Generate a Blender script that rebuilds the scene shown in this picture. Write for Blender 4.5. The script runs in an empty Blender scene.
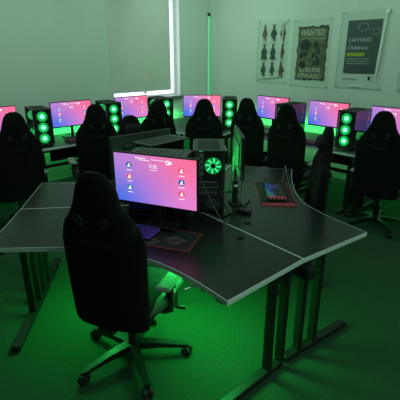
import bpy, math, random
from mathutils import Vector, Matrix
random.seed(7)
PI = math.pi
C = bpy.context.scene.collection
scene = bpy.context.scene

# ------------------------------------------------------------------ camera
cam_d = bpy.data.cameras.new('camera'); cam_d.sensor_width = 36; cam_d.lens = 36
cam = bpy.data.objects.new('camera', cam_d); C.objects.link(cam)
cam.location = (0, 0, 1.75); cam.rotation_euler = (math.radians(90 - 20.05), 0, 0)
scene.camera = cam
# ------------------------------------------------------------------ colour management / world
scene.view_settings.view_transform = 'Standard'; scene.view_settings.look = 'None'
scene.view_settings.gamma = 1; scene.view_settings.use_curve_mapping = False
scene.view_settings.exposure = 0.0
w = bpy.data.worlds.new('daylight'); scene.world = w; w.use_nodes = True
w.node_tree.nodes['Background'].inputs[0].default_value = (.86, .92, 1, 1)
w.node_tree.nodes['Background'].inputs[1].default_value = 2.2

# ------------------------------------------------------------------ room frame: two walls meeting in a corner, turned 43 degrees to the view
A43 = math.radians(43); A47 = math.radians(-47)
d1 = Vector((math.cos(A43), math.sin(A43), 0)); n1 = Vector((math.sin(A43), -math.cos(A43), 0))
d2 = Vector((math.cos(A47), math.sin(A47), 0)); n2 = -d1
WA, WB = 5.3, 5.15
def LP(s, a, z=0): return -n1 * a + d1 * s + Vector((0, 0, z))      # along the left wall, a = distance from the camera plane
def RP(s, b, z=0): return -n2 * b + d2 * s + Vector((0, 0, z))

# ------------------------------------------------------------------ lights
def area(name, loc, size, power, col, rot=(0, 0, 0), size_y=None, spread=PI):
    l = bpy.data.lights.new(name, 'AREA'); l.energy = power; l.color = col; l.size = size; l.spread = spread
    if size_y: l.shape = 'RECTANGLE'; l.size_y = size_y
    o = bpy.data.objects.new(name, l); C.objects.link(o); o.location = loc; o.rotation_euler = rot
    return o
G = (.04, 1, .16); GP = (.60, 1, .76)
area('overhead_fill_light', (-.6, 3.0, 2.86), 2.2, 14, GP)  # soft overhead fill added for ambient brightness, no fixture modelled
area('overhead_fill_light', (1.6, .2, 2.86), 2.2, 34, GP)  # second added fill, lifts the desk edges on the camera side
area('wall_fill_light', LP(2.2, 3.7, 2.82), 4.5, 15, GP, (math.radians(58), 0, A43), .15)  # unseen fill added to brighten the left wall
area('wall_fill_light', RP(-2.6, 3.7, 2.82), 4.5, 15, GP, (math.radians(58), 0, A47), .15)  # same added fill for the right wall
area('under_desk_light', (-.12, 2.25, .695), .3, 10, G)
area('under_desk_light', (-.75, 2.42, .695), .3, 8, G)
area('under_desk_light', (.13, 2.1, .695), .2, 5, G)
area('front_fans_light', (.06, 2.93, .97), .12, 6, G, (PI / 2, 0, math.radians(-50)), .34)
# led strips running along the walls behind the desks
area('wall_strip_light', LP(2.2, WA - .10, .80), 4.4, 7, G, (math.radians(65), 0, A43), .03)
area('wall_strip_light', RP(-2.6, WB - .12, .80), 4.4, 7, G, (math.radians(65), 0, A47), .03)
area('wall_strip_light', LP(2.4, WA - .12, .62), 4.4, 1.5, G, (math.radians(25), 0, A43), .03)
area('wall_strip_light', RP(-2.6, WB - .12, .62), 4.4, 1.5, G, (math.radians(25), 0, A47), .03)

# ------------------------------------------------------------------ materials
def mat(name, col, rough=.6, metal=0, vary=.12, scale=30, bump=0, spec=.5, alpha=None):
    m = bpy.data.materials.new(name); m.use_nodes = True; nt = m.node_tree; b = nt.nodes['Principled BSDF']
    b.inputs['Roughness'].default_value = rough; b.inputs['Metallic'].default_value = metal
    b.inputs['Specular IOR Level'].default_value = spec
    tc = nt.nodes.new('ShaderNodeTexCoord'); nz = nt.nodes.new('ShaderNodeTexNoise')
    nz.inputs['Scale'].default_value = scale; nz.inputs['Detail'].default_value = 4
    nt.links.new(tc.outputs['Object'], nz.inputs['Vector'])
    r = nt.nodes.new('ShaderNodeValToRGB'); nt.links.new(nz.outputs['Fac'], r.inputs[0])
    r.color_ramp.elements[0].position = .3; r.color_ramp.elements[1].position = .7
    r.color_ramp.elements[0].color = tuple(c * (1 - vary) for c in col) + (1,)
    r.color_ramp.elements[1].color = tuple(min(1, c * (1 + vary)) for c in col) + (1,)
    nt.links.new(r.outputs[0], b.inputs['Base Color'])
    if bump:
        bp = nt.nodes.new('ShaderNodeBump'); bp.inputs['Strength'].default_value = bump; bp.inputs['Distance'].default_value = .01
        nt.links.new(nz.outputs['Fac'], bp.inputs['Height']); nt.links.new(bp.outputs[0], b.inputs['Normal'])
    return m
def emit(name, col, strength):
    m = mat(name, tuple(c * .5 for c in col), .5); b = m.node_tree.nodes['Principled BSDF']
    b.inputs['Emission Color'].default_value = tuple(col) + (1,); b.inputs['Emission Strength'].default_value = strength
    return m
def clear(name, tint, gloss, rough):
    m = bpy.data.materials.new(name); m.use_nodes = True; nt = m.node_tree; nt.nodes.clear()
    o = nt.nodes.new('ShaderNodeOutputMaterial'); mx = nt.nodes.new('ShaderNodeMixShader')
    t = nt.nodes.new('ShaderNodeBsdfTransparent'); g = nt.nodes.new('ShaderNodeBsdfGlossy')
    t.inputs[0].default_value = tint + (1,); g.inputs['Roughness'].default_value = rough
    mx.inputs[0].default_value = gloss
    nt.links.new(t.outputs[0], mx.inputs[1]); nt.links.new(g.outputs[0], mx.inputs[2]); nt.links.new(mx.outputs[0], o.inputs[0])
    return m
Wall = mat('wall_paint', (.74, .78, .74), .8, vary=.03, scale=1.2, bump=.03)
Ceil = mat('ceiling_paint', (.6, .6, .6), .9, vary=.03, scale=2)
Carpet = mat('carpet', (.016, .066, .030), .95, vary=.28, scale=90, bump=.5)
Skirt = mat('skirting_paint', (.35, .36, .35), .5)
Top = mat('desk_laminate', (.009, .0105, .0095), .29, vary=.25, scale=60, spec=.4)
BackTop = mat('bench_laminate', (.04, .042, .04), .4, vary=.2, scale=60)
Edge = mat('desk_edge_band', (.72, .80, .78), .45, vary=.05)
Steel = mat('black_powder_coat', (.011, .012, .011), .45, vary=.1)
Plastic = mat('black_plastic', (.012, .012, .012), .4, vary=.1)
HousB = mat('grey_monitor_back', (.045, .048, .045), .5)
Matte = mat('black_matte', (.008, .008, .008), .8, vary=.1)
Cloth = mat('black_fabric', (.005, .0058, .006), .9, vary=.25, scale=120, bump=.3, spec=.2)
Bolster = mat('black_leatherette', (.006, .0065, .007), .7, vary=.2, scale=60, bump=.15, spec=.25)
Piping = mat('grey_piping', (.045, .048, .048), .6)
PadCloth = mat('armrest_pad', (.32, .34, .32), .6)
ArmGrey = mat('armrest_grey', (.065, .07, .068), .5)
Rubber = mat('caster_rubber', (.02, .02, .02), .6)
White = mat('white_plastic', (.9, .92, .92), .5)
Chrome = mat('bright_metal', (.6, .6, .6), .3, 1)
CaseM = mat('tower_case_metal', (.05, .053, .05), .42, .3, vary=.15, scale=200)
Mesh = mat('perforated_metal', (.045, .048, .045), .7, vary=.5, scale=400)
Board = mat('circuit_board', (.25, .32, .27), .6, vary=.6, scale=60)
Gpu = mat('graphics_card_shroud', (.05, .05, .055), .5, vary=.3, scale=60)
Silver = mat('silver_metal', (.42, .43, .42), .35, .8, vary=.1)
Glass = clear('smoked_glass', (.75, .80, .76), .03, .03)
Pane = clear('window_glass', (.95, .97, .97), .06, .01)
Foil = clear('poster_foil', (.95, .97, .96), .05, .15)
Blind = mat('blind_fabric', (.76, .72, .70), .9, vary=.03, scale=6)
Frame = mat('window_frame_paint', (.75, .75, .78), .5, vary=.02)
FanGlow = emit('fan_blade_glow', (.03, 1, .22), .3)
FanRing = emit('fan_ring_glow', (.22, 1, .5), 2.6)
FanMid = emit('fan_inner_glow', (.06, 1, .30), .6)
FanDark = emit('fan_frame_glow', (.01, .5, .10), .35)
FanDim = emit('rear_fan_glow', (.06, 1, .32), .95)
CaseLed = emit('case_led', (.08, 1, .35), 2.5)
Strip = emit('led_strip_glow', (.05, 1, .25), 1.0)
Tube = emit('led_tube_glow', (.08, .70, .28), .9)
IconW = emit('screen_white', (1, .93, 1), 1.0)
IconB = emit('screen_blue', (.015, .12, .50), .9)
IconR = emit('screen_red', (.9, .10, .17), .9)
IconT = emit('screen_teal', (.03, .22, .50), .9)
KeyB = emit('key_blue', (.02, .05, .8), .45)
KeyP = emit('key_purple', (.16, .04, .8), .45)
KeyG = emit('key_green', (.05, .8, .35), .5)
KeyR = emit('key_red', (1, .12, .2), .5)
KeyDim = emit('key_dim_red', (.8, .12, .25), .10)
KeyC = emit('key_cyan', (.05, .4, .9), .5)
KeyCap = mat('key_cap', (.03, .03, .033), .5)
PadM = mat('desk_mat_cloth', (.012, .011, .012), .8, vary=.2, scale=200)
PadRed = mat('desk_mat_red_edge', (.45, .04, .06), .7)
PadArt = mat('desk_mat_print', (.24, .19, .19), .8)
InkD = mat('poster_ink_dark', (.045, .09, .075), .7, vary=.5, scale=40)
InkR = mat('poster_ink_maroon', (.20, .10, .10), .7, vary=.5, scale=40)
Paper = mat('poster_paper', (.50, .60, .54), .6, vary=.03)
Olive = mat('poster_old_paper', (.15, .14, .085), .7, vary=.55, scale=14)
OliveD = mat('poster_burnt_edge', (.035, .04, .028), .7, vary=.4, scale=30)
Cream = mat('poster_cream_lettering', (.52, .54, .42), .7, vary=.15)
Slate = mat('poster_slate', (.060, .095, .098), .5, vary=.12, scale=6)
SlateL = mat('poster_pale_lettering', (.46, .54, .52), .6)
SlateM = mat('poster_grey_line_art', (.20, .26, .255), .6)
Yellow = mat('poster_yellow', (.42, .46, .03), .6)

def screen_mat():
    m = bpy.data.materials.new('screen_wallpaper'); m.use_nodes = True; nt = m.node_tree
    b = nt.nodes['Principled BSDF']; b.inputs['Base Color'].default_value = (.01, .01, .01, 1); b.inputs['Roughness'].default_value = .25
    tc = nt.nodes.new('ShaderNodeTexCoord'); sp = nt.nodes.new('ShaderNodeSeparateXYZ'); nt.links.new(tc.outputs['Object'], sp.inputs[0])
    def mr(sock, a, c):
        n = nt.nodes.new('ShaderNodeMapRange'); n.interpolation_type = 'SMOOTHSTEP'
        n.inputs[1].default_value = a; n.inputs[2].default_value = c
        nt.links.new(sock, n.inputs[0]); return n.outputs[0]
    X = mr(sp.outputs[0], -.26, .26); Z = mr(sp.outputs[2], -.15, .15)
    def mix(f, a, c):
        n = nt.nodes.new('ShaderNodeMix'); n.data_type = 'RGBA'; nt.links.new(f, n.inputs[0])
        for i, v in ((6, a), (7, c)):
            if isinstance(v, tuple): n.inputs[i].default_value = v + (1,)
            else: nt.links.new(v, n.inputs[i])
        return n.outputs[2]
    lo = mix(X, (.0, .15, .78), (.78, .22, .60)); hi = mix(X, (.46, .22, .66), (.95, .15, .28))
    nz = nt.nodes.new('ShaderNodeTexNoise'); nz.inputs['Scale'].default_value = 4; nt.links.new(tc.outputs['Object'], nz.inputs[0])
    base = mix(Z, lo, hi)
    c = mix(nz.outputs['Fac'], base, (.60, .26, .66))
    n = nt.nodes.new('ShaderNodeMix'); n.data_type = 'RGBA'; n.inputs[0].default_value = .18
    nt.links.new(base, n.inputs[6]); nt.links.new(c, n.inputs[7])
    nt.links.new(n.outputs[2], b.inputs['Emission Color']); b.inputs['Emission Strength'].default_value = 1.06
    return m
Screen = screen_mat()

# ------------------------------------------------------------------ mesh builder
class MB:
    def __init__(s): s.v = []; s.f = []; s.mi = []; s.mats = []; s.sm = []
    def _m(s, m):
        if m not in s.mats: s.mats.append(m)
        return s.mats.index(m)
    def add(s, vs, fs, m, smooth=False, M=None):
        o = len(s.v); k = s._m(m)
        for v in vs: s.v.append((M @ Vector(v)) if M else Vector(v))
        for f in fs: s.f.append([i + o for i in f]); s.mi.append(k); s.sm.append(smooth)
        return s
    def box(s, c, d, m, M=None, bev=0):
        x, y, z = d[0] / 2, d[1] / 2, d[2] / 2
        if not bev:
            vs = [(c[0] + i * x, c[1] + j * y, c[2] + k * z) for k in (-1, 1) for j in (-1, 1) for i in (-1, 1)]
            return s.add(vs, [(0, 2, 3, 1), (4, 5, 7, 6), (0, 1, 5, 4), (2, 6, 7, 3), (0, 4, 6, 2), (1, 3, 7, 5)], m, False, M)
        b = min(bev, x, y, z) * .999
        vs = []; idx = {}
        for i in (-1, 1):
            for j in (-1, 1):
                for k in (-1, 1):
                    for ax in range(3):
                        p = [i * x, j * y, k * z]; q = [i, j, k]
                        for a2 in range(3):
                            if a2 != ax: p[a2] -= q[a2] * b
                        idx[(i, j, k, ax)] = len(vs); vs.append((c[0] + p[0], c[1] + p[1], c[2] + p[2]))
        fs = []
        for ax in range(3):
            u, w_ = [(1, 2), (2, 0), (0, 1)][ax]
            for sg in (-1, 1):
                q = []
                for a, b2 in ((-1, -1), (1, -1), (1, 1), (-1, 1)):
                    k = [0, 0, 0]; k[ax] = sg; k[u] = a; k[w_] = b2; q.append(idx[(*k, ax)])
                fs.append(q if sg > 0 else q[::-1])
            for a in (-1, 1):
                for b2 in (-1, 1):
                    k0 = [0, 0, 0]; k1 = [0, 0, 0]; k0[ax] = -1; k1[ax] = 1
                    for k in (k0, k1): k[u] = a; k[w_] = b2
                    q = [idx[(*k0, u)], idx[(*k1, u)], idx[(*k1, w_)], idx[(*k0, w_)]]
                    fs.append(q if a * b2 < 0 else q[::-1])
        for i in (-1, 1):
            for j in (-1, 1):
                for k in (-1, 1):
                    q = [idx[(i, j, k, 0)], idx[(i, j, k, 1)], idx[(i, j, k, 2)]]
                    fs.append(q if i * j * k > 0 else q[::-1])
        return s.add(vs, fs, m, False, M)
    def cyl(s, p0, p1, r0, m, r1=None, n=16, M=None, smooth=True):
        p0, p1 = Vector(p0), Vector(p1); r1 = r0 if r1 is None else r1
        t = (p1 - p0).normalized(); u = t.orthogonal().normalized(); w_ = t.cross(u)
        vs = []
        for p, r in ((p0, r0), (p1, r1)):
            for i in range(n):
                a = 2 * PI * i / n; vs.append(p + (u * math.cos(a) + w_ * math.sin(a)) * r)
        s.add(vs, [(i, (i + 1) % n, n + (i + 1) % n, n + i) for i in range(n)], m, smooth, M)
        s.add(vs[:n], [list(range(n))[::-1]], m, False, M); s.add(vs[n:], [list(range(n))], m, False, M)
        return s
    def tube(s, pts, r, m, n=8, M=None, closed=False):
        pts = [Vector(p) for p in pts]; L = len(pts); vs = []
        up = None
        for i, p in enumerate(pts):
            a = pts[(i - 1) % L] if (closed or i) else p; b = pts[(i + 1) % L] if (closed or i < L - 1) else p
            t = (b - a).normalized()
            if up is None: up = t.orthogonal().normalized()
            u = (up - t * up.dot(t)).normalized(); up = u; w_ = t.cross(u)
            rr = r[i] if isinstance(r, (list, tuple)) else r
            for k in range(n):
                g = 2 * PI * k / n; vs.append(p + (u * math.cos(g) + w_ * math.sin(g)) * rr)
        fs = [(i * n + k, i * n + (k + 1) % n, ((i + 1) % L) * n + (k + 1) % n, ((i + 1) % L) * n + k)
              for i in range(L if closed else L - 1) for k in range(n)]
        s.add(vs, fs, m, True, M)
        if not closed: s.add(vs[:n], [list(range(n))[::-1]], m, False, M); s.add(vs[-n:], [list(range(n))], m, False, M)
        return s
    def prism(s, poly, z0, z1, m, side=None, M=None):       # polygon in xy, counter-clockwise
        n = len(poly); side = side or m
        s.add([(x, y, z1) for x, y in poly], [list(range(n))], m, False, M)
        s.add([(x, y, z0) for x, y in poly], [list(range(n))[::-1]], m, False, M)
        vs = [(x, y, z0) for x, y in poly] + [(x, y, z1) for x, y in poly]
        s.add(vs, [(i, (i + 1) % n, n + (i + 1) % n, n + i) for i in range(n)], side, False, M)
        return s
    def ring(s, c, r0, r1, m, axis='Y', n=24, t=.004, M=None):  # flat ring with thickness, facing -Y
        vs = []
        for y in (-t / 2, t / 2):
            for r in (r0, r1):
                for i in range(n):
                    a = 2 * PI * i / n; vs.append((c[0] + math.cos(a) * r, c[1] + y, c[2] + math.sin(a) * r))
        fs = []
        for i in range(n):
            j = (i + 1) % n
            fs += [(i, j, n + j, n + i)[::-1], (2 * n + i, 2 * n + j, 3 * n + j, 3 * n + i), (n + i, n + j, 3 * n + j, 3 * n + i)[::-1], (i, j, 2 * n + j, 2 * n + i)]
        return s.add(vs, fs, m, False, M)
    def loft(s, loops, m, M=None, cap=True):
        n = len(loops[0]); vs = [p for l in loops for p in l]
        s.add(vs, [(i * n + k, i * n + (k + 1) % n, (i + 1) * n + (k + 1) % n, (i + 1) * n + k) for i in range(len(loops) - 1) for k in range(n)], m, True, M)
        if cap: s.add(loops[0], [list(range(n))[::-1]], m, True, M); s.add(loops[-1], [list(range(n))], m, True, M)
        return s
    def text(s, txt, size, m, M, width=None):
        cu = bpy.data.curves.new('txt', 'FONT'); cu.body = txt; cu.size = size; cu.align_x = 'CENTER'; cu.align_y = 'CENTER'; cu.resolution_u = 2; cu.offset = size * .018
        o = bpy.data.objects.new('txt', cu); me = bpy.data.meshes.new_from_object(o)
        vs = [v.co.copy() for v in me.vertices]; fs = [list(p.vertices) for p in me.polygons]
        if width and vs:
            xs = [v.x for v in vs]; k = width / (max(xs) - min(xs)); c = (max(xs) + min(xs)) / 2
            for v in vs: v.x = (v.x - c) * k
        s.add(vs, fs, m, False, M)
        bpy.data.objects.remove(o); bpy.data.curves.remove(cu); bpy.data.meshes.remove(me)
        return s
    def build(s, name, parent=None, loc=None, rotz=0):
        me = bpy.data.meshes.new(name); me.from_pydata([tuple(v) for v in s.v], [], s.f)
        for m in s.mats: me.materials.append(m)
        for p, k, sm in zip(me.polygons, s.mi, s.sm): p.material_index = k; p.use_smooth = sm
        me.update(); o = bpy.data.objects.new(name, me); C.objects.link(o)
        if parent: o.parent = parent
        if loc is not None: o.location = loc
        o.rotation_euler.z = rotz
        return o
def tag(o, label, cat, group=None, kind=None):
    if label: o['label'] = label
    if cat: o['category'] = cat
    if group: o['group'] = group
    if kind: o['kind'] = kind
    return o
def thing(name, label, cat, loc=(0, 0, 0), rotz=0, group=None):
    o = bpy.data.objects.new(name, None); C.objects.link(o); o.location = loc; o.rotation_euler.z = rotz; o.empty_display_size = .1
    return tag(o, label, cat, group)
def copy_tree(o, parent=None):
    c = o.copy(); C.objects.link(c); c.parent = parent
    for ch in list(o.children): copy_tree(ch, c)
    return c
class Maker:                                                  # first call places the prototype, later calls copy it
    def __init__(s, fn): s.fn = fn; s.o = None
    def __call__(s, label, cat, loc, rotz, group=None):
        if s.o is None: s.o = o = s.fn()
        else: o = copy_tree(s.o)
        o.location = loc; o.rotation_euler.z = rotz
        for k in ('label', 'category', 'group'):
            if k in o: del o[k]
        return tag(o, label, cat, group)

# ------------------------------------------------------------------ setting
def struct(mb, name, **k): o = mb.build(name, **k); o['kind'] = 'structure'; return o
S0, S1 = WB, WB - 9.0       # along left wall (d1): corner at s = WB
T0, T1 = -WA, -WA + 9.0     # along right wall (d2)
cor = [LP(WB, WA), LP(WB - 9, WA), LP(WB - 9, WA - 9), LP(WB, WA - 9)]
poly = [(p.x, p.y) for p in cor]
H = 2.9
struct(MB().prism(poly, -.1, 0, Carpet), 'floor')
struct(MB().prism(poly, H, H + .1, Ceil), 'ceiling')
ML = Matrix.Translation(LP(0, WA)) @ Matrix.Rotation(A43, 4, 'Z')      # left wall frame: x along the wall, -y into the room
MR = Matrix.Translation(RP(0, WB)) @ Matrix.Rotation(A47, 4, 'Z')
wx0, wx1, wz0, wz1 = 3.21, 4.49, 1.10, 2.62
lw = MB()
x0, x1 = WB - 9, WB + .2
for (a, b, c, d) in ((x0, wx0, 0, H), (wx1, x1, 0, H), (wx0, wx1, 0, wz0), (wx0, wx1, wz1, H)):
    lw.box(((a + b) / 2, .1, (c + d) / 2), (b - a, .2, d - c), Wall, ML)
struct(lw, 'wall_left')
struct(MB().box(((-WA + 9 - WA) / 2, .1, H / 2), (9, .2, H), Wall, MR), 'wall_right')
struct(MB().box((WB - 4.5, -9.1, H / 2), (9, .2, H), Wall, ML), 'wall_rear')
struct(MB().box((-WA + 4.5, -9.1, H / 2), (9, .2, H), Wall, MR), 'wall_near')
struct(MB().box((WB - 4.5 - .01, -.009, .05), (8.98, .018, .10), Skirt, ML), 'baseboard_left')
struct(MB().box((-WA + 4.5 + .01, -.009, .05), (8.94, .018, .10), Skirt, MR), 'baseboard_right')
# window in the left wall, daylight outside, a roller blind drawn down in front
wn = MB()
cx, cz = (wx0 + wx1) / 2, (wz0 + wz1) / 2
for x in (wx0 + .025, wx1 - .025): wn.box((x, .12, cz), (.05, .06, wz1 - wz0), Frame, ML)
for z in (wz0 + .015, wz1 - .015): wn.box((cx, .12, z), (wx1 - wx0 - .1, .06, .03), Frame, ML)
wn.box((cx, .12, cz), (.05, .05, wz1 - wz0 - .1), Frame, ML)
wo = struct(wn, 'window_1')
struct(MB().box((cx, .12, cz), (wx1 - wx0 - .1, .008, wz1 - wz0 - .1), Pane, ML), 'window_pane', parent=wo)
struct(MB().box((cx + .02, -.035, wz0 - .016), (wx1 - wx0 + .06, .07, .022), mat('dark_sill_paint', (.12, .13, .13), .5), ML), 'window_sill', parent=wo)  # sill darker than the window frame
bl = thing('roller_blind', 'grey roller blind drawn down over the window, daylight leaking round its edges', 'blind', ML @ Vector((3.80, -.03, 2.80)), A43)
bx0, bx1 = wx0 - .03, 4.29
MB().cyl((bx0 - 3.80, 0, 0), (bx1 - 3.80, 0, 0), .028, Frame).build('roller_tube', bl)
MB().box(((bx0 + bx1) / 2 - 3.80, .028, -.79), (bx1 - bx0, .002, 1.60), Blind).build('blind_fabric', bl)
tag(MB().box(((bx0 + bx1) / 2 - 3.80, .028, -1.59), (bx1 - bx0, .012, .02), Frame).build('bottom_bar', bl), 'pale bottom bar', None)
for x in (bx0 - .02, bx1 + .02): MB().box((x - 3.80, .008, 0), (.012, .05, .07), Frame).build('bracket', bl)

# vertical led tube in the corner
lt = thing('led_tube', 'slim glowing green vertical LED tube in the room corner', 'light tube', LP(WB - .03, WA - .03, .78), A43)
MB().box((0, .012, .79), (.03, .012, 1.60), White).build('tube_backing', lt)
tag(MB().cyl((0, 0, .02), (0, 0, 1.57), .009, Tube).build('light_diffuser', lt), 'glowing green diffuser', None)
MB().box((0, 0, 1.59), (.03, .035, .05), Steel).build('end_cap', lt)

# led strips behind the desks
for P, W, rz, lab, u0, u1 in ((LP, WA, A43, 'left', .6, 4.9), (RP, WB, A47, 'right', -5.0, -.8)):
    o = thing('led_strip', 'green glowing LED strip along the %s wall behind the desk row' % lab, 'light strip', P((u0 + u1) / 2, W - .012, .80), rz)
    MB().box((0, 0, 0), (u1 - u0, .012, .02), White).build('strip_backing', o)
    tag(MB().box((0, -.009, 0), (u1 - u0, .006, .012), Strip).build('light_diffuser', o), 'glowing green diffuser', None)

# ------------------------------------------------------------------ posters on the right wall (s scaled to the wall)
K = WB / 4.75
def poster_root(name, label, s, z): return thing(name, label, 'poster', MR @ Vector((s, -.002, z)), A47)
def flat(mb, pts, y, m): # closed outline in x,z with real paper thickness; facing -y
    n = len(pts); vs = [(x, y, z) for x, z in pts] + [(x, y + .0012, z) for x, z in pts]
    fs = [list(range(n)), [n + i for i in range(n)][::-1]] + [((i + 1) % n, i, n + i, n + (i + 1) % n) for i in range(n)]
    return mb.add(vs, fs, m)
MT = lambda x, y, z: Matrix.Translation((x, y, z)) @ Matrix.Rotation(PI / 2, 4, 'X')
def foil(root, w_, h):
    mb = MB(); nx, nz = 8, 10; vs = []
    rnd = random.Random(w_)
    for j in range(nz + 1):
        for i in range(nx + 1):
            curl = .018 * max(0, (i / nx - .8) / .2) ** 2 + .012 * max(0, (.12 - j / nz) / .12)
            vs.append((-w_ / 2 + w_ * i / nx, -.007 - curl - .002 * rnd.random(), -h / 2 + h * j / nz))
    fs = [(j * (nx + 1) + i, j * (nx + 1) + i + 1, (j + 1) * (nx + 1) + i + 1, (j + 1) * (nx + 1) + i) for j in range(nz) for i in range(nx)]
    mb.add(vs, fs, Foil, True)
    o = mb.build('clear_foil', root); tag(o, 'clear glossy foil sheet', None)
    e = MB()
    e.box((-w_ / 2 + .004, -.009, 0), (.004, .003, h), Paper); e.box((0, -.009, -h / 2 + .003), (w_, .003, .004), Paper)
    e.build('foil_edge', root)
    for x in (-.45, .45):
        for z in (-.48, .48): MB().box((x * w_, -.013, z * h), (.03, .004, .02), Paper, bev=.002).build('poster_clip', root)
# 1: nine figures
x_, z_ = -3.62 * K, 1.78
p1 = poster_root('poster', 'pale poster with nine small dark standing figures in three rows', x_, z_)
for r in range(3):
    for c in range(3):
        fx, fz = -.16 + c * .165, .235 - r * .255
        m = InkR if (c == 2 or (c == 0 and r == 0)) else InkD
        hw = (.05, .065, .055)[(r + c) % 3]; f = MB()
        f.box((fx, -.0045, fz + .095), (.035, .0012, .04), m)                                     # head
        f.box((fx, -.0045, fz + .118), (.055 if (r + c) % 2 else .035, .0012, .012), InkD)        # hat
        flat(f, [(fx - hw * .45, fz - .09), (fx - .008, fz - .02), (fx + .008, fz - .09), (fx + hw * .5, fz - .09), (fx + hw * .55, fz - .01), (fx + hw, fz + .0), (fx + hw * .6, fz + .06),
                 (fx + .012, fz + .078), (fx - .012, fz + .078), (fx - hw * .6, fz + .06), (fx - hw, fz - .01), (fx - hw * .6, fz - .02)], -.005, m)
        if (r, c) in ((1, 0), (1, 1)): flat(f, [(fx - hw, fz - .09), (fx + hw, fz - .09), (fx + .015, fz + .05), (fx - .015, fz + .05)], -.0053, InkD)
        f.box((fx, -.0045, fz + .138), (.07, .0012, .006), InkD)
        f.build('printed_figure', p1)
foil(p1, .58, .88)
# window reflection on the foil, put in as solid white strips
tp = MB(); tp.tube([(.195, -.022, .40), (.185, -.030, .25), (.165, -.032, .05), (.15, -.030, -.15), (.14, -.024, -.345)], .008, White, 6)
tp.tube([(.255, -.02, .405), (.195, -.022, .40)], .0045, White, 6); tp.tube([(.14, -.024, -.345), (0, -.024, -.36), (-.24, -.018, -.385)], [.008, .010, .005], White, 6)
tag(tp.build('foil_glare', p1), 'white strips painted in as window glare on the foil', None)
# 2: wanted
p2 = poster_root('wanted_poster', 'brown ragged-edged WANTED poster offering a $100,000 reward', -3.01 * K, 1.755)
rnd = random.Random(3)
def ragged(w_, h, j, n=16):
    pts = []
    for i in range(n): pts.append((-w_ / 2 + w_ * i / n, -h / 2 + rnd.uniform(-j, j)))
    for i in range(n): pts.append((w_ / 2 + rnd.uniform(-j, j), -h / 2 + h * i / n))
    for i in range(n): pts.append((w_ / 2 - w_ * i / n, h / 2 + rnd.uniform(-j, j)))
    for i in range(n): pts.append((-w_ / 2 + rnd.uniform(-j, j), h / 2 - h * i / n))
    return pts
q = MB(); flat(q, ragged(.47, .70, .012), -.005, OliveD); flat(q, ragged(.44, .66, .010), -.0065, Olive); q.build('old_paper_print', p2)
g = MB()
flat(g, [(-.17, .05), (-.05, .05), (-.03, .14), (-.08, .19), (-.15, .18), (-.19, .12)], -.008, OliveD)
for i in range(16):
    a, b = rnd.uniform(-.18, .17), rnd.uniform(-.15, .13); r_ = rnd.uniform(.018, .045)
    flat(g, [(a + r_ * math.cos(t) * rnd.uniform(.7, 1.2), b + r_ * 1.3 * math.sin(t)) for t in [k * PI / 4 for k in range(8)]], -.0082 - i * .0001, OliveD if i % 3 else InkD)
g.build('printed_picture', p2)
t = MB(); t.text('WANTED', .11, Cream, MT(0, -.0085, .265), .38); t.box((0, -.0085, .195), (.40, .001, .005), Cream); t.build('lettering', p2)
t = MB(); t.text('$100,000', .085, Cream, MT(0, -.0085, -.215), .34); t.build('lettering', p2)
t = MB(); t.text('REWARD', .085, Cream, MT(0, -.0085, -.30), .38); t.build('lettering', p2)
foil(p2, .62, .88)
# 3: slate poster
p3 = poster_root('slate_poster', 'dark slate poster with handcuffs drawn above pale lettering and a yellow line', -2.34 * K, 1.79)
q = MB(); q.box((0, -.005, .04), (.44, .002, .63), Slate); q.build('slate_print', p3)
q = MB()
q.ring((-.01, -.007, .275), .040, .052, SlateM, t=.001, M=Matrix.Scale(1.35, 4, (1, 0, 0))); q.ring((.12, -.0073, .215), .030, .040, SlateM, t=.001, M=Matrix.Scale(1.3, 4, (1, 0, 0)))
q.box((.075, -.007, .245), (.06, .001, .012), SlateM); q.build('printed_handcuffs', p3)
t = MB()
t.text('CAPTURED', .062, SlateL, MT(-.04, -.0075, .125), .30); t.build('lettering', p3); t = MB(); t.text('IS', .03, SlateL, MT(-.17, -.0075, .078)); t.build('lettering', p3); t = MB(); t.text('CRIMINAL', .058, SlateL, MT(-.055, -.0075, .03), .28)
t.build('lettering', p3)
t = MB().box((-.075, -.007, -.045), (.24, .001, .042), Yellow); tag(t.build('yellow_line', p3), 'yellow highlighted line', None); t = MB()
for k in range(3): t.box((-.04, -.0075, -.10 - k * .028), (.30, .001, .006), SlateL)
t.box((.14, -.007, -.33), (.03, .001, .045), InkD); t.box((-.12, -.007, -.345), (.20, .001, .006), InkD)
t.build('small_print', p3); foil(p3, .64, .92)
tp = MB(); tp.tube([(.265, -.02, .42), (.255, -.024, .2), (.245, -.026, 0), (.235, -.024, -.2), (.225, -.02, -.36)], [.018, .017, .020, .017, .010], White, 6)  # white strips stand in for the window's reflection on this foil
tp.tube([(-.12, -.02, -.435), (.0, -.02, -.425), (.08, -.02, -.44)], .006, White, 6)
tp.cyl((.27, -.016, .435), (.27, -.03, .435), .028, White)
tag(tp.build('foil_glare', p3), 'white strips painted in as window glare on the foil', None)
p4 = poster_root('poster', 'foil-covered poster cut off by the right edge of the view', -1.60 * K, 1.77)
foil(p4, .60, .88)

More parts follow.
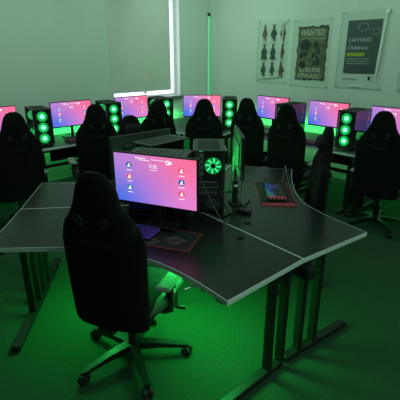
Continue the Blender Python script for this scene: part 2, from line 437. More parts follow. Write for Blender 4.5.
# ------------------------------------------------------------------ desks
TH = .026; DZ = .74
def desktop(poly, edge=Edge, topm=Top):
    mb = MB(); mb.prism(poly, DZ - TH, DZ - .0015, topm, edge)
    n = len(poly); c = Vector((sum(p[0] for p in poly) / n, sum(p[1] for p in poly) / n))
    ins = []
    for i in range(n):
        a, b, c_ = Vector(poly[i - 1]), Vector(poly[i]), Vector(poly[(i + 1) % n])
        u1, u2 = (b - a).normalized(), (c_ - b).normalized(); m1, m2 = Vector((-u1.y, u1.x)), Vector((-u2.y, u2.x)); mm = (m1 + m2).normalized()
        p = b + mm * (.0035 / max(.5, mm.dot(m1))); ins.append((p.x, p.y))
    mb.add([(x, y, DZ) for x, y in ins], [list(range(n))], topm)
    mb.add([(x, y, DZ) for x, y in poly] + [(x, y, DZ) for x, y in ins], [(i, (i + 1) % n, n + (i + 1) % n, n + i) for i in range(n)], edge)
    mb.add([(x, y, DZ - .0015) for x, y in poly] + [(x, y, DZ) for x, y in poly], [(i, (i + 1) % n, n + (i + 1) % n, n + i) for i in range(n)], edge)
    return mb
def bez(a, c, b, n=14): return [((1 - t) ** 2 * a[0] + 2 * t * (1 - t) * c[0] + t * t * b[0], (1 - t) ** 2 * a[1] + 2 * t * (1 - t) * c[1] + t * t * b[1]) for t in [i / n for i in range(n + 1)]]
def tleg(root, outer, inner, inset, post_t, ext=.02):
    """foot bar from outer corner towards the seam, with two uprights near the seam; coordinates of the end edge"""
    a, b = Vector(outer), Vector(inner); d = (b - a); L = d.length; u = d.normalized()
    n = Vector((-u.y, u.x)); n = n if (Vector((-.13, 2.7)) - b).dot(n) > 0 else -n
    a2, b2 = a + n * inset + u * ext, b + n * inset - u * .008
    ang = math.atan2(u.y, u.x); mid = (a2 + b2) / 2; LL = (b2 - a2).length
    leg = MB(); M = Matrix.Translation((mid.x, mid.y, 0)) @ Matrix.Rotation(ang, 4, 'Z')
    leg.box((0, 0, .030), (LL, .055, .035), Steel, M, .006)
    leg.cyl((-LL / 2 + .04, 0, 0), (-LL / 2 + .04, 0, .014), .02, Rubber, M=M); leg.cyl((LL / 2 - .04, 0, 0), (LL / 2 - .04, 0, .014), .02, Rubber, M=M)
    o = leg.build('foot_bar', root)
    for t in post_t:
        p = a2.lerp(b2, t); Mp = Matrix.Translation((p.x, p.y, 0)) @ Matrix.Rotation(ang, 4, 'Z')
        MB().box((0, 0, .37), (.034, .05, .655), Steel, Mp, .004).build('leg', root)
    be = MB(); be.box((0, 0, DZ - TH - .02), (LL * .96, .05, .036), Steel, M, .003); be.build('top_beam', root)
c0 = (-.13, 2.70)
E = [(.12, 1.48), (.545, 1.865), (1.01, 2.20)]             # arm towards the camera: outer-left, seam, outer-right
Wn = [(-1.19, 1.985), (-1.245, 2.585), (-1.32, 3.18)]      # left arm: near, seam, far
Bk = [(.86, 3.60), (.30, 3.76), (-.26, 3.99)]              # far arm: right, seam, left
g = .0015
def inset_poly(poly, e=.0018):
    n = len(poly); cx_ = sum(p[0] for p in poly) / n; cy_ = sum(p[1] for p in poly) / n; out = []
    for x, y in poly:
        d = Vector((cx_ - x, cy_ - y)); d.normalize(); out.append((x + d.x * e, y + d.y * e))
    return out
polys = [
    [c0, Wn[1], Wn[0], (-.80, 2.0)] + bez((-.78, 2.0), (-.40, 1.99), (-.18, 1.80))[1:] + bez((-.18, 1.80), (-.05, 1.70), E[0])[1:] + [E[1]],
    [c0, E[1], E[2]] + bez(E[2], (.78, 2.52), (.745, 2.77))[1:] + bez((.745, 2.77), (.73, 3.10), Bk[0])[1:] + [Bk[1]],
    [c0, Bk[1], Bk[2]] + bez(Bk[2], (-.42, 3.30), (-.60, 3.27))[1:] + bez((-.60, 3.27), (-.80, 3.22), Wn[2])[1:] + [Wn[1]],
]
labs = ['dark three-way island desk section nearest the camera, with the large lit monitor', 'dark island desk section at right with the rainbow-lit keyboard', 'dark island desk section at the far left side, behind the computer towers']
ends = [((Wn[0], Wn[1]), (E[0], E[1])), ((E[2], E[1]), (Bk[0], Bk[1])), ((Bk[2], Bk[1]), (Wn[2], Wn[1]))]
for i in range(3):
    r = thing('island_desk', labs[i], 'desk', (0, 0, 0), 0, 'three sections of the central island desk')
    dt = desktop(inset_poly(polys[i])).build('desktop', r); tag(dt, 'dark grey laminate top with pale edge', None)
    for (o_, s_) in ends[i]:
        tleg(r, o_, s_, .085 if o_ in (E[0], E[2]) else .05, (.76, .97) if o_ == E[0] else (.57, .80) if o_ == E[2] else (.66, .90), -.02 if o_ == E[2] else .02)
    # central foot column
    a = math.radians((248.5, 8.5, 128.5)[i]); p = Vector(c0) + Vector((math.cos(a), math.sin(a))) * .17
    MB().box((p.x, p.y, (DZ - TH) / 2), (.05, .05, DZ - TH - .002), Steel).build('centre_column', r)
    # steel rail below the seam
    q0 = Vector(c0).lerp(Vector(ends[i][1][1]), .14); q1 = Vector(c0).lerp(Vector(ends[i][1][1]), .90)
    sgn = -1; dd = (q1 - q0).normalized(); off = Vector((dd.y, -dd.x)) * .06
    q0, q1 = q0 + off, q1 + off; m_ = (q0 + q1) / 2
    MB().box((0, 0, DZ - TH - .022), ((q1 - q0).length, .03, .04), Steel, Matrix.Translation((m_.x, m_.y, 0)) @ Matrix.Rotation(math.atan2(dd.y, dd.x), 4, 'Z')).build('support_rail', r)
    if i < 2:
        q2 = Vector(E[1]).lerp(Vector(c0), .14) + off * (1.9 if i == 0 else 1.6); MB().box((0, 0, .645), (.20, .07, .08), Matte, Matrix.Translation((q2.x, q2.y, 0)) @ Matrix.Rotation(math.atan2(Vector(E[1]).y - c0[1], E[1][0] - c0[0]), 4, 'Z'), .01).build('cable_box', r)
tag(MB().cyl((-.045, 1.66, .700), (-.045, 1.66, DZ - TH), .006, Chrome).cyl((-.075, 1.64, .697), (-.015, 1.675, .703), .004, Chrome).build('clamp_screw'), 'small bright metal clamp screw under the near island desk edge', 'screw')
# round cable grommets on the near arm
for p, lb in (((.235, 2.12), 'dark round cable cap set in the desk just left of the seam'), ((.30, 2.34), 'dark round cable cap set in the desk just right of the seam')):
    tag(MB().cyl((0, 0, 0), (0, 0, .004), .024, Matte, n=24).cyl((0, 0, .004), (0, 0, .006), .018, Matte, n=24).build('cable_grommet', loc=(p[0], p[1], DZ)), lb, 'cable cap')

def bench(P, rz, s0, s1, f, b, label, gap_left=True):
    c = P((s0 + s1) / 2, f); r = thing('bench_desk', label, 'desk', c, rz, 'bench desks along the walls'); L = s1 - s0 - .004; D = b - f
    MB().box((0, D / 2, DZ - TH / 2), (L, D, TH), BackTop).box((0, -.001, DZ - TH / 2), (L, .002, TH), Edge).build('desktop', r)
    for sx in (-1, 1):
        x = sx * (L / 2 - .06)
        MB().box((x, D / 2, .03), (.05, D - .08, .035), Steel, bev=.006).cyl((x, .08, 0), (x, .08, .014), .02, Rubber).cyl((x, D - .08, 0), (x, D - .08, .014), .02, Rubber).build('foot_bar', r)
        for y in (.22, .36): MB().box((x, y, .37), (.045, .05, .655), Steel, bev=.004).build('leg', r)
        MB().box((x, D / 2, DZ - TH - .02), (.045, D - .1, .038), Steel).build('top_beam', r)
    MB().box((.10, D - .16, .56), (L - .40, .018, .26), Matte).build('modesty_panel', r)
    MB().box((0, D / 2, DZ - TH - .06), (L - .2, .10, .05), Steel).build('cable_tray', r)
    MB().box((0, .36, .43), (L - .17, .03, .035), Steel).build('crossbar', r)
    return r
bench(LP, A43, .82, 1.74, 4.47, 5.2, 'bench desk under the leftmost monitor, half behind the near left chair')
bench(LP, A43, 1.74, 2.66, 4.47, 5.2, 'left wall bench desk bearing the second monitor from the left')
bench(LP, A43, 2.66, 3.60, 4.47, 5.2, 'left wall bench desk under the window')
bench(RP, A47, -3.75, -2.88, 4.05, 4.85, 'right wall bench desk next to the corner, below the nine-figure poster')
bench(RP, A47, -2.88, -2.0, 4.05, 4.85, 'right wall bench desk with monitor and three-fan tower below the ragged brown poster')
bench(RP, A47, -2.0, -1.1, 4.05, 4.85, 'bench desk behind the big chair at the right edge')
cd = thing('corner_desk', 'corner desk filling the room corner under the green tube', 'desk', (0, 0, 0), 0, 'bench desks along the walls')
pts = [LP(3.604, 4.47), Vector((-.36, 5.50, 0)), Vector((.34, 5.38, 0)), RP(-3.756, 4.05), RP(-3.756, 4.85), LP(5.0, 5.2), LP(3.604, 5.2)]
desktop([(p.x, p.y) for p in pts], Edge, BackTop).build('desktop', cd)
for x, y in ((.37, 5.60), (.52, 5.75), (-.34, 5.72), (-.28, 6.0), (0, 6.8)): MB().box((x, y, (DZ - TH) / 2), (.045, .045, DZ - TH - .002), Steel).build('leg', cd)
MB().box((.28, 5.63, .67), (.30, .03, .08), Steel, Matrix.Identity(4)).build('cable_tray', cd)
MB().box((.25, 5.66, .44), (.26, .03, .10), Steel).build('crossbar', cd)

# ------------------------------------------------------------------ monitor
def make_monitor():
    r = thing('monitor', 'm', 'monitor'); W, Hh, zc = .545, .318, .30
    mb = MB(); mb.box((0, 0, zc), (W, .022, Hh), Plastic, bev=.004); mb.box((0, .020, zc - .01), (W * .62, .026, Hh * .62), HousB, bev=.01); mb.box((0, .0125, zc), (W - .01, .004, Hh - .01), HousB); mb.build('housing', r)
    sc = MB().box((0, 0, 0), (W - .014, .002, Hh - .026), Screen).build('screen', r, (0, -.0104, zc + .004)); tag(sc, 'lit pink to blue gradient desktop', None)
    y = -.0015
    def disc(ic, x, z, rr, m, dy=0): ic.cyl((x, y - dy - .0004, z), (x, y - dy, z), rr, m, n=20)
    for cx_, cols in ((-.165, (IconB, IconR, IconT)), (.175, (IconR, IconB, IconR))):
        for k, m in enumerate(cols):
            z = .078 - k * .068
            ic = MB(); disc(ic, cx_, z, .0195, m); disc(ic, cx_ + .002, z + .006, .006, IconW, .0006)
            ic.add([(cx_ - .012, y - .001, z - .011), (cx_ + .012, y - .001, z - .011), (cx_ + .008, y - .001, z - .002), (cx_ - .006, y - .001, z + .001)], [(0, 1, 2, 3)], IconW)
            ic.box((cx_, y, z - .029), (.034, .0006, .0042), IconW)
            ic.build('screen_icon', sc)
    ic = MB().text('11:32', .03, IconW, MT(-.003, y - .001, .085), .048); ic.box((0, y, .064), (.045, .0006, .003), IconW); ic.build('screen_clock', sc); ic = MB()
    disc(ic, -.112, .128, .006, IconW); ic.box((-.078, y, .127), (.05, .0006, .005), IconW); ic.box((-.062, y, .117), (.07, .0006, .0035), IconW); ic.box((.03, y, .124), (.09, .0006, .003), IconW)
    ic.ring((.062, y - .001, .116), .006, .0135, IconW, t=.0006, M=Matrix.Translation((.03, 0, 0)) @ Matrix.Scale(1.0, 4)); ic.add([(.104, y - .001, .127), (.122, y - .001, .116), (.104, y - .001, .105)], [(0, 2, 1)], IconW)
    disc(ic, .092, .116, .006, IconR, .0008)
    ic.build('screen_header', sc)
    MB().box((0, .034, zc + .02), (.045, .003, .045), Piping, bev=.001).build('back_badge', r)
    MB().cyl((0, .032, .006), (0, .032, .26), .018, Plastic).box((0, .028, .27), (.07, .03, .07), Plastic, bev=.006).build('stand', r)
    MB().box((0, .065, .006), (.22, .13, .012), Plastic, bev=.004).build('stand_base', r)
    return r
monitor = Maker(make_monitor)
MG = 'gaming monitors'
mx = Vector((-.26, 2.215)); myaw = math.atan2(2.11 - 2.32, .50)
monitor('large lit pink and blue monitor on the near island desk, front centre', 'monitor', (mx.x, mx.y, DZ + .018), myaw, MG)
def mounted(P, s, a, rz, lab): c = P(s, a, DZ); monitor(lab, 'monitor', c, rz, MG)
mounted(LP, 1.37, 4.87, A43, 'leftmost monitor, a pink corner showing past the near left chair')
mounted(LP, 2.31, 4.86, A43, 'lit monitor right of the tower at the far left, under the bare wall')
mounted(LP, 3.21, 4.86, A43, 'lit monitor below the window blind')
monitor('lit monitor in the room corner below the green tube', 'monitor', (.03, 5.93, DZ), math.radians(-1), MG)
mounted(RP, -3.47, 4.62, A47, 'lit monitor below the nine-figure poster')
mounted(RP, -2.61, 4.62, A47, 'lit monitor left of the tower below the ragged brown poster')
mounted(RP, -1.80, 4.62, A47, 'rightmost lit monitor, behind the big right-hand chair')
monitor('monitor seen edge-on from behind, right of the island towers', 'monitor', (.302, 3.05, DZ), math.radians(91.5), MG)
monitor('monitor of the far island seat, turned away behind the towers', 'monitor', (-.44, 2.98, DZ - .02 + .02), math.radians(222), MG)

# ------------------------------------------------------------------ computer tower
def make_tower():
    r = thing('computer_tower', 't', 'computer'); W, D, Hh, z0 = .205, .38, .41, .02
    zc = z0 + Hh / 2; t = .004
    mb = MB()
    mb.box((0, D / 2, z0 + Hh - t / 2), (W, D, t), CaseM); mb.box((0, D / 2, z0 + t / 2), (W, D, t), CaseM)
    mb.box((W / 2 - t / 2, D / 2, zc), (t, D, Hh - 2 * t), CaseM)
    for x in (-1, 1): mb.box((x * (W / 2 - .006), .006, zc), (.012, .012, Hh - 2 * t), CaseM); mb.box((x * (W / 2 - .006), D - .006, zc), (.012, .012, Hh - 2 * t), CaseM)
    for k in range(9): mb.box((0, .05 + k * .035, z0 + Hh + .001), (W * .72, .012, .002), Mesh)
    mb.build('case', r)
    MB().box((0, .02, zc), (W - .026, .004, Hh - .012), Matte).box((0, .0, zc + Hh / 2 - .008), (W, .006, .014), CaseM).box((0, .0, z0 + .012), (W, .006, .022), CaseM).build('front_panel', r)
    for k in range(3):
        z = z0 + .082 + k * .123; fb = MB()
        fb.ring((0, 0, 0), .053, .058, FanDark, t=.012); fb.ring((0, .002, 0), .034, .053, FanGlow, t=.003)
        for b in range(9):
            a = 2 * PI * b / 9; ca, sa = math.cos(a), math.sin(a); cb, sb = math.cos(a + .35), math.sin(a + .35)
            fb.add([(ca * .02, .001, sa * .02), (cb * .02, -.003, sb * .02), (cb * .050, -.003, sb * .050), (ca * .050, .001, sa * .050)], [(0, 1, 2, 3)], FanGlow)
        fb.ring((0, -.001, 0), .02, .034, FanMid, t=.006); fb.ring((0, -.004, 0), .0075, .021, FanRing, t=.008); fb.cyl((0, .004, 0), (0, -.009, 0), .0075, Matte)
        o = fb.build('front_fan', r, (0, .008, z)); tag(o, 'glowing green fan', None)
    MB().box((-W / 2 + .002, D / 2, zc), (.004, D - .026, Hh - .012), Glass).build('glass_panel', r)
    MB().box((W / 2 + .0025, D / 2, zc), (.004, D - .01, Hh - .01), mat('gloss_black_panel', (.012, .013, .013), .06, spec=1.0, vary=0)).build('side_panel', r)
    ib = MB().box((W / 2 - .012, D / 2 + .02, zc + .03), (.006, .26, .28), Board); ib.box((.02, D / 2 + .04, zc + .08), (.05, .10, .10), Silver); ib.box((.06, D / 2 - .03, zc + .08), (.02, .02, .16), CaseLed); ib.box((.05, D / 2 + .02, z0 + Hh - .014), (.012, .26, .008), CaseLed); ib.build('circuit_board', r)
    MB().box((.0, D / 2 + .04, zc - .06), (.12, .26, .035), Gpu).box((-.061, D / 2, zc - .06), (.002, .12, .008), CaseLed).build('graphics_card', r)
    MB().box((.0, D / 2, z0 + .05), (W - .03, D - .06, .085), Matte).build('power_supply_shroud', r)
    rp = MB(); y = D - .001; rp.box((0, D - .004, zc), (W - .026, .004, Hh - .012), Matte)
    rp.build('rear_panel', r)
    MB().ring((-.03, D - .03, zc + .105), .012, .055, FanMid, t=.006).build('inner_fan', r)
    MB().box((-.04, D - .05, zc - .10), (.09, .02, .07), FanMid).build('inner_glow_block', r)  # glowing block added for the green glow low inside the case
    q = MB(); q.box((.06, y, zc + .115), (.045, .006, .15), Silver)
    for k in range(7): q.box((.06 + (-.008 if k % 2 else .008), y + .004, zc + .055 + k * .020), (.014, .006, .012), Plastic)
    tag(q.build('port_panel', r), 'silver connector panel', None)
    q = MB(); q.ring((-.025, y, zc + .105), .016, .055, FanDark, t=.003)
    for b in range(8):
        a = 2 * PI * b / 8; ca, sa = math.cos(a), math.sin(a); cb, sb = math.cos(a + .6), math.sin(a + .6)
        q.add([(-.025 + ca * .016, y + .003, zc + .105 + sa * .016), (-.025 + cb * .016, y - .001, zc + .105 + sb * .016), (-.025 + cb * .052, y - .001, zc + .105 + sb * .052), (-.025 + ca * .052, y + .003, zc + .105 + sa * .052)], [(0, 3, 2, 1)], FanDim)
    q.cyl((-.025, y - .002, zc + .105), (-.025, y + .006, zc + .105), .016, Matte)
    tag(q.build('rear_fan', r), 'glowing green rear fan', None)
    q = MB()
    for k in range(6): q.box((.01, y + .001, zc - .005 - k * .018), (.13, .004, .011), Gpu if k % 2 else Silver)
    q.build('expansion_slots', r)
    q = MB().box((0, y + .001, z0 + .05), (.15, .006, .078), CaseM); q.ring((-.02, y + .005, z0 + .05), .024, .03, Silver, t=.002); q.box((.05, y + .005, z0 + .05), (.026, .006, .02), Matte); q.build('power_supply', r)
    for sx in (-1, 1):
        for yy in (.04, D - .04): MB().cyl((sx * .075, yy, 0), (sx * .075, yy, z0), .014, Rubber).build('foot', r)
    return r
tower = Maker(make_tower)
TG = 'computer towers with green fans'
def tw(P, s, f, rz, lab): tower(lab, 'computer', P(s, f, DZ), rz, TG)
tw(LP, 1.80, 4.53, A43 - .16, 'computer tower with three green fans, leftmost on the left wall desk')
tw(LP, 2.74, 4.55, A43 - .16, 'green-fanned computer tower between the chair in front of the left monitor and the window monitor')
tw(LP, 3.57, 4.51, A43 - .16, 'green-fanned computer tower right of the chair below the window')
tower('green-fanned computer tower at the room corner, right of the corner monitor', 'computer', (.41, 5.66, DZ), math.radians(-4), TG)
tw(RP, -2.98, 4.16, A47, 'computer tower half hidden behind the chair below the nine-figure poster')
tw(RP, -2.13, 4.165, A47, 'tall green-fanned computer tower on the right wall desk, below the slate poster')
TI = 'computer towers clustered on the island desk'
def isl(lab, c, yaw): # c = centre of footprint; front faces local -Y
    M = Matrix.Rotation(yaw, 4, 'Z'); o = M @ Vector((0, -.19, 0))
    tower(lab, 'computer', (c[0] + o.x, c[1] + o.y, DZ), yaw, TI)
isl('island computer tower showing its back with a green fan and cables', (.060, 2.697), math.radians(180))
isl('island computer tower standing behind the front monitor, only its top showing', (-.252, 2.468), math.radians(77 - 180 + 0))
isl('angled island computer tower at the left of the cluster', (-.28, 2.855), math.radians(-41))

# ------------------------------------------------------------------ gaming chair (faces +Y, origin on the floor below the hub)
def rr_loop(w_, t_, z, y, wing=0, n=28, lean=0):
    L = []
    for i in range(n):
        a = 2 * PI * i / n; cx_, sx = math.cos(a), math.sin(a)
        x = math.copysign(abs(cx_) ** .55, cx_) * w_ / 2; yy = math.copysign(abs(sx) ** .7, sx) * t_ / 2
        yy += wing * (abs(x) / max(w_ / 2, .001)) ** 3
        L.append((x, y + yy, z))
    return L
def make_chair():
    r = thing('gaming_chair', 'c', 'chair')
    top = 1.25
    prof = [(0, .06, .035), (.012, .11, .05), (.035, .155, .06), (.07, .19, .07), (.11, .215, .075), (.15, .24, .075), (.19, .28, .075), (.23, .345, .07), (.27, .405, .07), (.31, .435, .075), (.36, .458, .08), (.43, .462, .085), (.52, .455, .09), (.62, .45, .095), (.72, .445, .095), (.79, .44, .09), (.83, .44, .085), (.855, .43, .07)]
    loops = []
    for d, w_, t_ in prof[::-1]:
        z = top - d; y = -.225 - (z - .43) * .05
        loops.append(rr_loop(w_, t_, z, y, wing=.03 if d > .19 else .012))
    b = MB().loft(loops, Cloth); o = b.build('backrest', r); 
    # side bolsters on the front of the backrest
    for sx in (-1, 1):
        q = MB(); pts = []
        for d, w_, t_ in prof[7:16]:
            z = top - d; pts.append((sx * (w_ / 2 - .035), -.235 - (z - .43) * .10 + .062, z))
        q.tube(pts, [.012] + [.032] * (len(pts) - 2) + [.018], Bolster, 10); q.build('side_bolster', r)
    # two harness openings with trims, seen from behind and in front
    for sx in (-1, 1):
        for side, ys in ((-1, -.048), (1, .048)):
            q = MB()
            z = 1.02; y = -.225 - (z - .43) * .05 + ys
            M = Matrix.Translation((sx * .066, y, z)) @ Matrix.Rotation(sx * .35, 4, 'Y') @ Matrix.Scale(.62, 4, (1, 0, 0))
            q.ring((0, 0, 0), .026, .031, Piping, n=6, t=.006, M=M); q.cyl((0, -.002, 0), (0, .002, 0), .026, Matte, n=6, M=M)
            tag(q.build('harness_slot', r), 'six-sided strap slot with grey trim', None)
    q = MB(); q.box((0, -.300, .90), (.16, .006, .035), Bolster, bev=.002); q.build('logo_patch', r)
    # headrest pillow and lumbar pillow
    q = MB(); q.loft([rr_loop(.16, .04, 1.09, -.215, 0), rr_loop(.19, .07, 1.115, -.21, 0), rr_loop(.17, .065, 1.16, -.215, 0), rr_loop(.11, .04, 1.185, -.225, 0)], Bolster); q.build('head_pillow', r)
    # seat
    q = MB(); lo = []
    for y, w_, t_, z in ((-.24, .36, .06, .46), (-.20, .44, .10, .455), (0, .47, .11, .45), (.16, .48, .11, .45), (.24, .46, .10, .45), (.275, .40, .05, .455)):
        L = []
        for i in range(28):
            a = 2 * PI * i / 28; c_, s_ = math.cos(a), math.sin(a)
            x = math.copysign(abs(c_) ** .5, c_) * w_ / 2; zz = math.copysign(abs(s_) ** .7, s_) * t_ / 2
            if zz > 0: zz += .03 * (abs(x) / (w_ / 2)) ** 4
            L.append((x, y, z + zz))
        lo.append(L[::-1])
    q.loft(lo, Cloth); q.build('seat', r)
    for sx in (-1, 1):
        MB().tube([(sx * .195, -.20, .47), (sx * .222, -.10, .475), (sx * .228, .05, .475), (sx * .225, .18, .47), (sx * .20, .25, .46)], [.02, .035, .038, .036, .02], ArmGrey, 10).build('seat_bolster', r)
    q = MB(); q.box((0, 0, .385), (.26, .26, .025), Steel, bev=.004).box((0, -.16, .385), (.10, .22, .02), Steel)
    q.box((0, -.215, .44), (.30, .03, .10), Steel, bev=.004); q.build('tilt_mechanism', r)
    MB().cyl((.12, .06, .378), (.30, .08, .37), .006, Steel).cyl((.26, .075, .372), (.31, .08, .37), .011, Plastic).build('tilt_lever', r)
    for sx in (-1, 1):
        q = MB(); q.tube([(sx * .12, 0, .385), (sx * .22, 0, .385), (sx * .253, 0, .40), (sx * .258, 0, .44), (sx * .258, 0, .57)], .020, ArmGrey, 8)
        q.box((sx * .258, 0, .52), (.035, .07, .09), Plastic, bev=.006)
        a = q.build('armrest', r)
        MB().box((sx * .258, .02, .592), (.085, .27, .03), PadCloth, bev=.012).build('arm_pad', a)
        # adjuster buttons
        MB().cyl((sx * .2755, .0, .53), (sx * .282, .0, .53), .013, White).build('button', a)
    MB().cyl((0, 0, .09), (0, 0, .22), .028, Plastic).cyl((0, 0, .22), (0, 0, .375), .020, Steel).cyl((0, 0, .20), (0, 0, .24), .036, Plastic).build('gas_column', r)
    MB().cyl((0, 0, .065), (0, 0, .125), .048, Plastic, r1=.036).build('base_hub', r)
    for k in range(5):
        a = 2 * PI * k / 5 + math.radians(23); ca, sa = math.cos(a), math.sin(a)
        lo = []
        for t_, wd, ht, z in ((.03, .058, .045, .098), (.15, .046, .036, .094), (.26, .038, .026, .078), (.325, .034, .022, .070)):
            px, py = ca * t_, sa * t_
            lo.append([(px - sa * i * wd / 2, py + ca * i * wd / 2, z + j * ht / 2) for i, j in ((-1, -1), (1, -1), (1, 1), (-1, 1))])
        leg = MB().loft(lo, Plastic).build('base_leg', r)
        for p in leg.data.polygons: p.use_smooth = False
        cxx, cyy = ca * .325, sa * .325; sw = a + 1.1 + k * .9; ux, uy = math.cos(sw), math.sin(sw)
        q = MB(); q.cyl((cxx, cyy, .05), (cxx, cyy, .078), .009, Steel)
        for s_ in (-1, 1): q.cyl((cxx + ux * s_ * .008, cyy + uy * s_ * .008, .029), (cxx + ux * s_ * .026, cyy + uy * s_ * .026, .029), .029, Rubber, n=20)
        q.cyl((cxx - ux * .029, cyy - uy * .029, .029), (cxx + ux * .029, cyy + uy * .029, .029), .012, Piping)
        q.build('caster', leg)
    return r
chair = Maker(make_chair)
CG = 'black gaming chairs'
def ch(lab, hub, face_deg): return chair(lab, 'chair', (hub[0], hub[1], 0), math.radians(face_deg - 90), CG)
def back(lab, top, face_deg):  # placed by where the top of its back stands
    a = math.radians(face_deg); ch(lab, (top[0] + math.cos(a) * .255, top[1] + math.sin(a) * .255), face_deg)
ch('black gaming chair nearest the camera, pulled up to the front island desk, its back turned', (-.405, 1.985), 71)
back('big black gaming chair cut off by the left edge, before the leftmost monitor', (-1.72, 3.72), 128)
back('black gaming chair before the second monitor from the left', (-1.12, 4.35), 116)
back('black gaming chair in front of the monitor under the window', (-.49, 4.72), 113)
back('black gaming chair in the middle, facing the corner monitor under the green tube', (.05, 4.87), 91)
back('black gaming chair right of the corner tower, before the nine-figure poster', (.57, 4.97), 58)
back('black gaming chair left of the monitor below the ragged brown poster', (.93, 4.35), 52)
back('large black gaming chair at the right edge of the view', (1.73, 3.79), 52)
back('black gaming chair seen side-on, pushed into the right side of the island', (.94, 2.93), 172)
back('black gaming chair at the far side of the island, low behind the front monitor', (-.61, 3.50), 309)

# ------------------------------------------------------------------ keyboards, mats, mice
def make_keyboard(kind):
    def fn():
        r = thing('keyboard', 'k', 'keyboard'); W, D = (.37, .14)
        MB().box((0, 0, .011), (W, D, .018), Plastic, bev=.005).build('key_tray', r)
        k = MB(); rows, cols = 5, 15
        base = MB()
        for j in range(rows):
            for i in range(cols):
                x = -W / 2 + .018 + i * (W - .036) / (cols - 1); y = D / 2 - .018 - j * (D - .036) / (rows - 1)
                k.box((x, y, .0255), (.0195, .0185, .009), KeyCap, bev=.002)
                if kind == 'blue': m = KeyP if (i > 10 or (j > 2 and i > 6)) else KeyB
                elif kind == 'red': m = KeyDim
                else: m = KeyR if i == 0 else ([KeyC, KeyB, KeyP, KeyC, KeyG][j] if j in (0, 1) else (KeyB if (3 <= j and 10 < i < 13) else None))
                if kind == 'rain':
                    # lit columns: warm at the near end, rainbow down the far long side
                    if i <= 1: m = KeyR
                    elif j == 0: m = (KeyG, KeyG, KeyG, KeyC, KeyC, KeyB, KeyB, KeyB)[min(7, i // 2)]
                    elif j == 1: m = (KeyG, KeyC, KeyC, KeyB, KeyB, KeyP, KeyP, KeyB)[min(7, i // 2)]
                    elif j in (2, 3) and 10 <= i <= 12: m = KeyP
                    else: m = None
                if m:
                    base.box((x, y + .004, .0304), (.009, .007, .0006), m); base.box((x + .0122, y, .0215), (.0035, .016, .003), m)
                    base.box((x, y - .0125, .0215), (.016, .004, .003), m)
        k.build('keys', r); tag(base.build('key_lights', r), 'glowing key legends and gaps', None)
        return r
    return fn
kb_blue = Maker(make_keyboard('blue')); kb_rain = Maker(make_keyboard('rain')); kb_red = Maker(make_keyboard('red'))
def mat_pad(lab, c, w_, d, yaw, art=False):
    r = thing('desk_mat', lab, 'desk mat', (c[0], c[1], DZ), yaw)
    MB().box((0, 0, .0015), (w_, d, .003), PadM).build('cloth_surface', r)
    if not art: tag(MB().box((-w_ / 2 + .035, 0, .0034), (.055, d - .03, .0006), PadRed).build('printed_band', r), 'dull red printed band', None)
    e = MB()
    for s_ in (-1, 1): e.box((0, s_ * (d / 2 - .0015), .0022), (w_, .004, .0044), PadRed); e.box((s_ * (w_ / 2 - .0015), 0, .0022), (.004, d, .0044), PadRed)
    tag(e.build('stitched_edge', r), 'red stitched edge', None)
    if art:
        q = MB(); rnd = random.Random(5)
        for cx_, cy_, rad in art:
            for k in range(3):
                rr_ = rad * (1 - k * .28); q.tube([(cx_ + rr_ * 1.4 * math.cos(t) * (1 + .18 * math.sin(5 * t)), cy_ + rr_ * math.sin(t) * (1 + .15 * math.cos(4 * t)), .0032) for t in [i * PI / 12 for i in range(24)]], .0016, PadArt, 4, closed=True)
        tag(q.build('printed_emblem', r), 'faint outlined emblem', None)
    return r
mat_pad('black desk mat with thin red edge in front of the large front monitor', (-.262, 2.135), .50, .245, math.radians(-18.5), [(.13, -.015, .042), (.0, -.06, .03)])
kb_blue('keyboard glowing blue and purple on the front desk mat', 'keyboard', (-.43, 2.20, DZ + .0035), math.radians(-24), 'lit keyboards')
mat_pad('black desk mat with red edge on the right island desk section', (.572, 2.915), .56, .26, math.radians(88), False)
kb_rain('rainbow-lit keyboard on the right island mat', 'keyboard', (.568, 2.90, DZ + .0035), math.radians(86), 'lit keyboards')

def make_mouse():
    r = thing('mouse', 'x', 'mouse'); lo = []
    for y, w_, h in ((-.06, .03, .018), (-.05, .052, .03), (-.02, .062, .038), (.015, .058, .036), (.045, .052, .026), (.06, .035, .014)):
        lo.append([(math.cos(a) * w_ / 2, y, .002 + max(0, math.sin(a)) * h + (0 if math.sin(a) > 0 else 0)) for a in [2 * PI * i / 16 for i in range(16)]])
    MB().loft([l[::-1] for l in lo], Plastic).build('body', r); MB().cyl((-.004, .03, .034), (.004, .03, .034), .008, KeyCap).build('scroll_wheel', r)
    return r
mouse = Maker(make_mouse)
mouse('black mouse at the far end of the right island mat', 'mouse', (.575, 3.155, DZ + .0035), math.radians(80))
for P, s, a, rz, lab in ((LP, 2.28, 4.62, A43, 'second monitor from the left'), (LP, 3.12, 4.62, A43, 'monitor under the window'), (RP, -3.42, 4.22, A47, 'monitor below the nine-figure poster'),
                         (RP, -2.60, 4.22, A47, 'monitor below the ragged brown poster'), (LP, 1.35, 4.62, A43, 'leftmost monitor')):
    kb_red('dimly lit keyboard in front of the ' + lab, 'keyboard', P(s, a, DZ), rz, 'lit keyboards')
kb_red('dimly lit keyboard in front of the corner monitor', 'keyboard', (.0, 5.62, DZ), 0, 'lit keyboards')

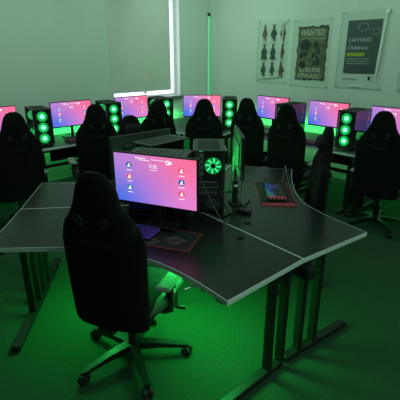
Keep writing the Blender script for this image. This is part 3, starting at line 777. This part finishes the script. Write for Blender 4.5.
# ------------------------------------------------------------------ cables and a headset on the island
def cable(lab, pts, r=.0035, m=Plastic):
    P = [Vector(p) for p in pts]; out = []
    for i in range(len(P) - 1):
        a, b, c_, d = P[max(i - 1, 0)], P[i], P[i + 1], P[min(i + 2, len(P) - 1)]
        for k in range(8):
            t = k / 8; out.append(.5 * ((2 * b) + (c_ - a) * t + (2 * a - 5 * b + 4 * c_ - d) * t * t + (3 * b - 3 * c_ + d - a) * t ** 3))
    out.append(P[-1])
    tag(MB().tube(out, r, m, 6).build('cable'), lab, 'cable', 'island cables')
GreyC = mat('grey_cable', (.12, .13, .12), .5)
cable('black cable looping from the rear ports of the island tower down to the desk', [(.10, 2.495, .98), (.12, 2.40, .95), (.16, 2.36, .85), (.20, 2.42, .755), (.24, 2.55, .746), (.26, 2.72, .746)])
cable('thin grey cable slanting across the back of the island tower', [(.00, 2.495, 1.00), (.03, 2.42, .95), (.09, 2.36, .84), (.15, 2.30, .746), (.17, 2.25, .745)], .003, GreyC)
cable('black cable bundle lying beside the island tower', [(.03, 2.495, .83), (.05, 2.43, .78), (.12, 2.42, .748), (.22, 2.50, .746), (.30, 2.60, .746), (.36, 2.75, .746)], .005)
cable('tall looping cable right of the island tower', [(.15, 2.62, .746), (.20, 2.66, .85), (.24, 2.72, .98), (.28, 2.74, 1.0), (.30, 2.73, .90), (.29, 2.70, .78), (.30, 2.64, .747)], .004, GreyC)
cable('black power cable from the island tower to the desk', [(.0, 2.495, .79), (.0, 2.44, .77), (.03, 2.38, .747), (.10, 2.33, .746), (.2, 2.34, .746)], .0045)
cable('thin headset cable hanging in a loop off the right island desk edge', [(.69, 3.20, .746), (.72, 3.30, .80), (.71, 3.22, .88), (.70, 3.10, .83), (.71, 2.98, .77), (.73, 2.86, .744)], .0035, GreyC)
u = MB(); u.box((0, 0, .012), (.05, .09, .024), Plastic, bev=.004); u.build('usb_hub_body').name = 'usb_hub'
uo = bpy.data.objects['usb_hub']; uo.location = (.30, 2.52, DZ); uo.rotation_euler.z = .9; tag(uo, 'small black box beside the cables on the island desk', 'usb hub')
hd = thing('headset_stand', 'small dark stand with a pale label right of the island tower', 'stand', (.255, 2.70, DZ), math.radians(10))
MB().box((0, 0, .006), (.09, .12, .012), Plastic, bev=.004).build('stand_base', hd)
MB().box((0, .02, .09), (.035, .025, .16), Plastic, bev=.004).build('stand_post', hd)
tag(MB().box((0, .006, .13), (.028, .002, .018), White).build('paper_label', hd), 'small white label', None)
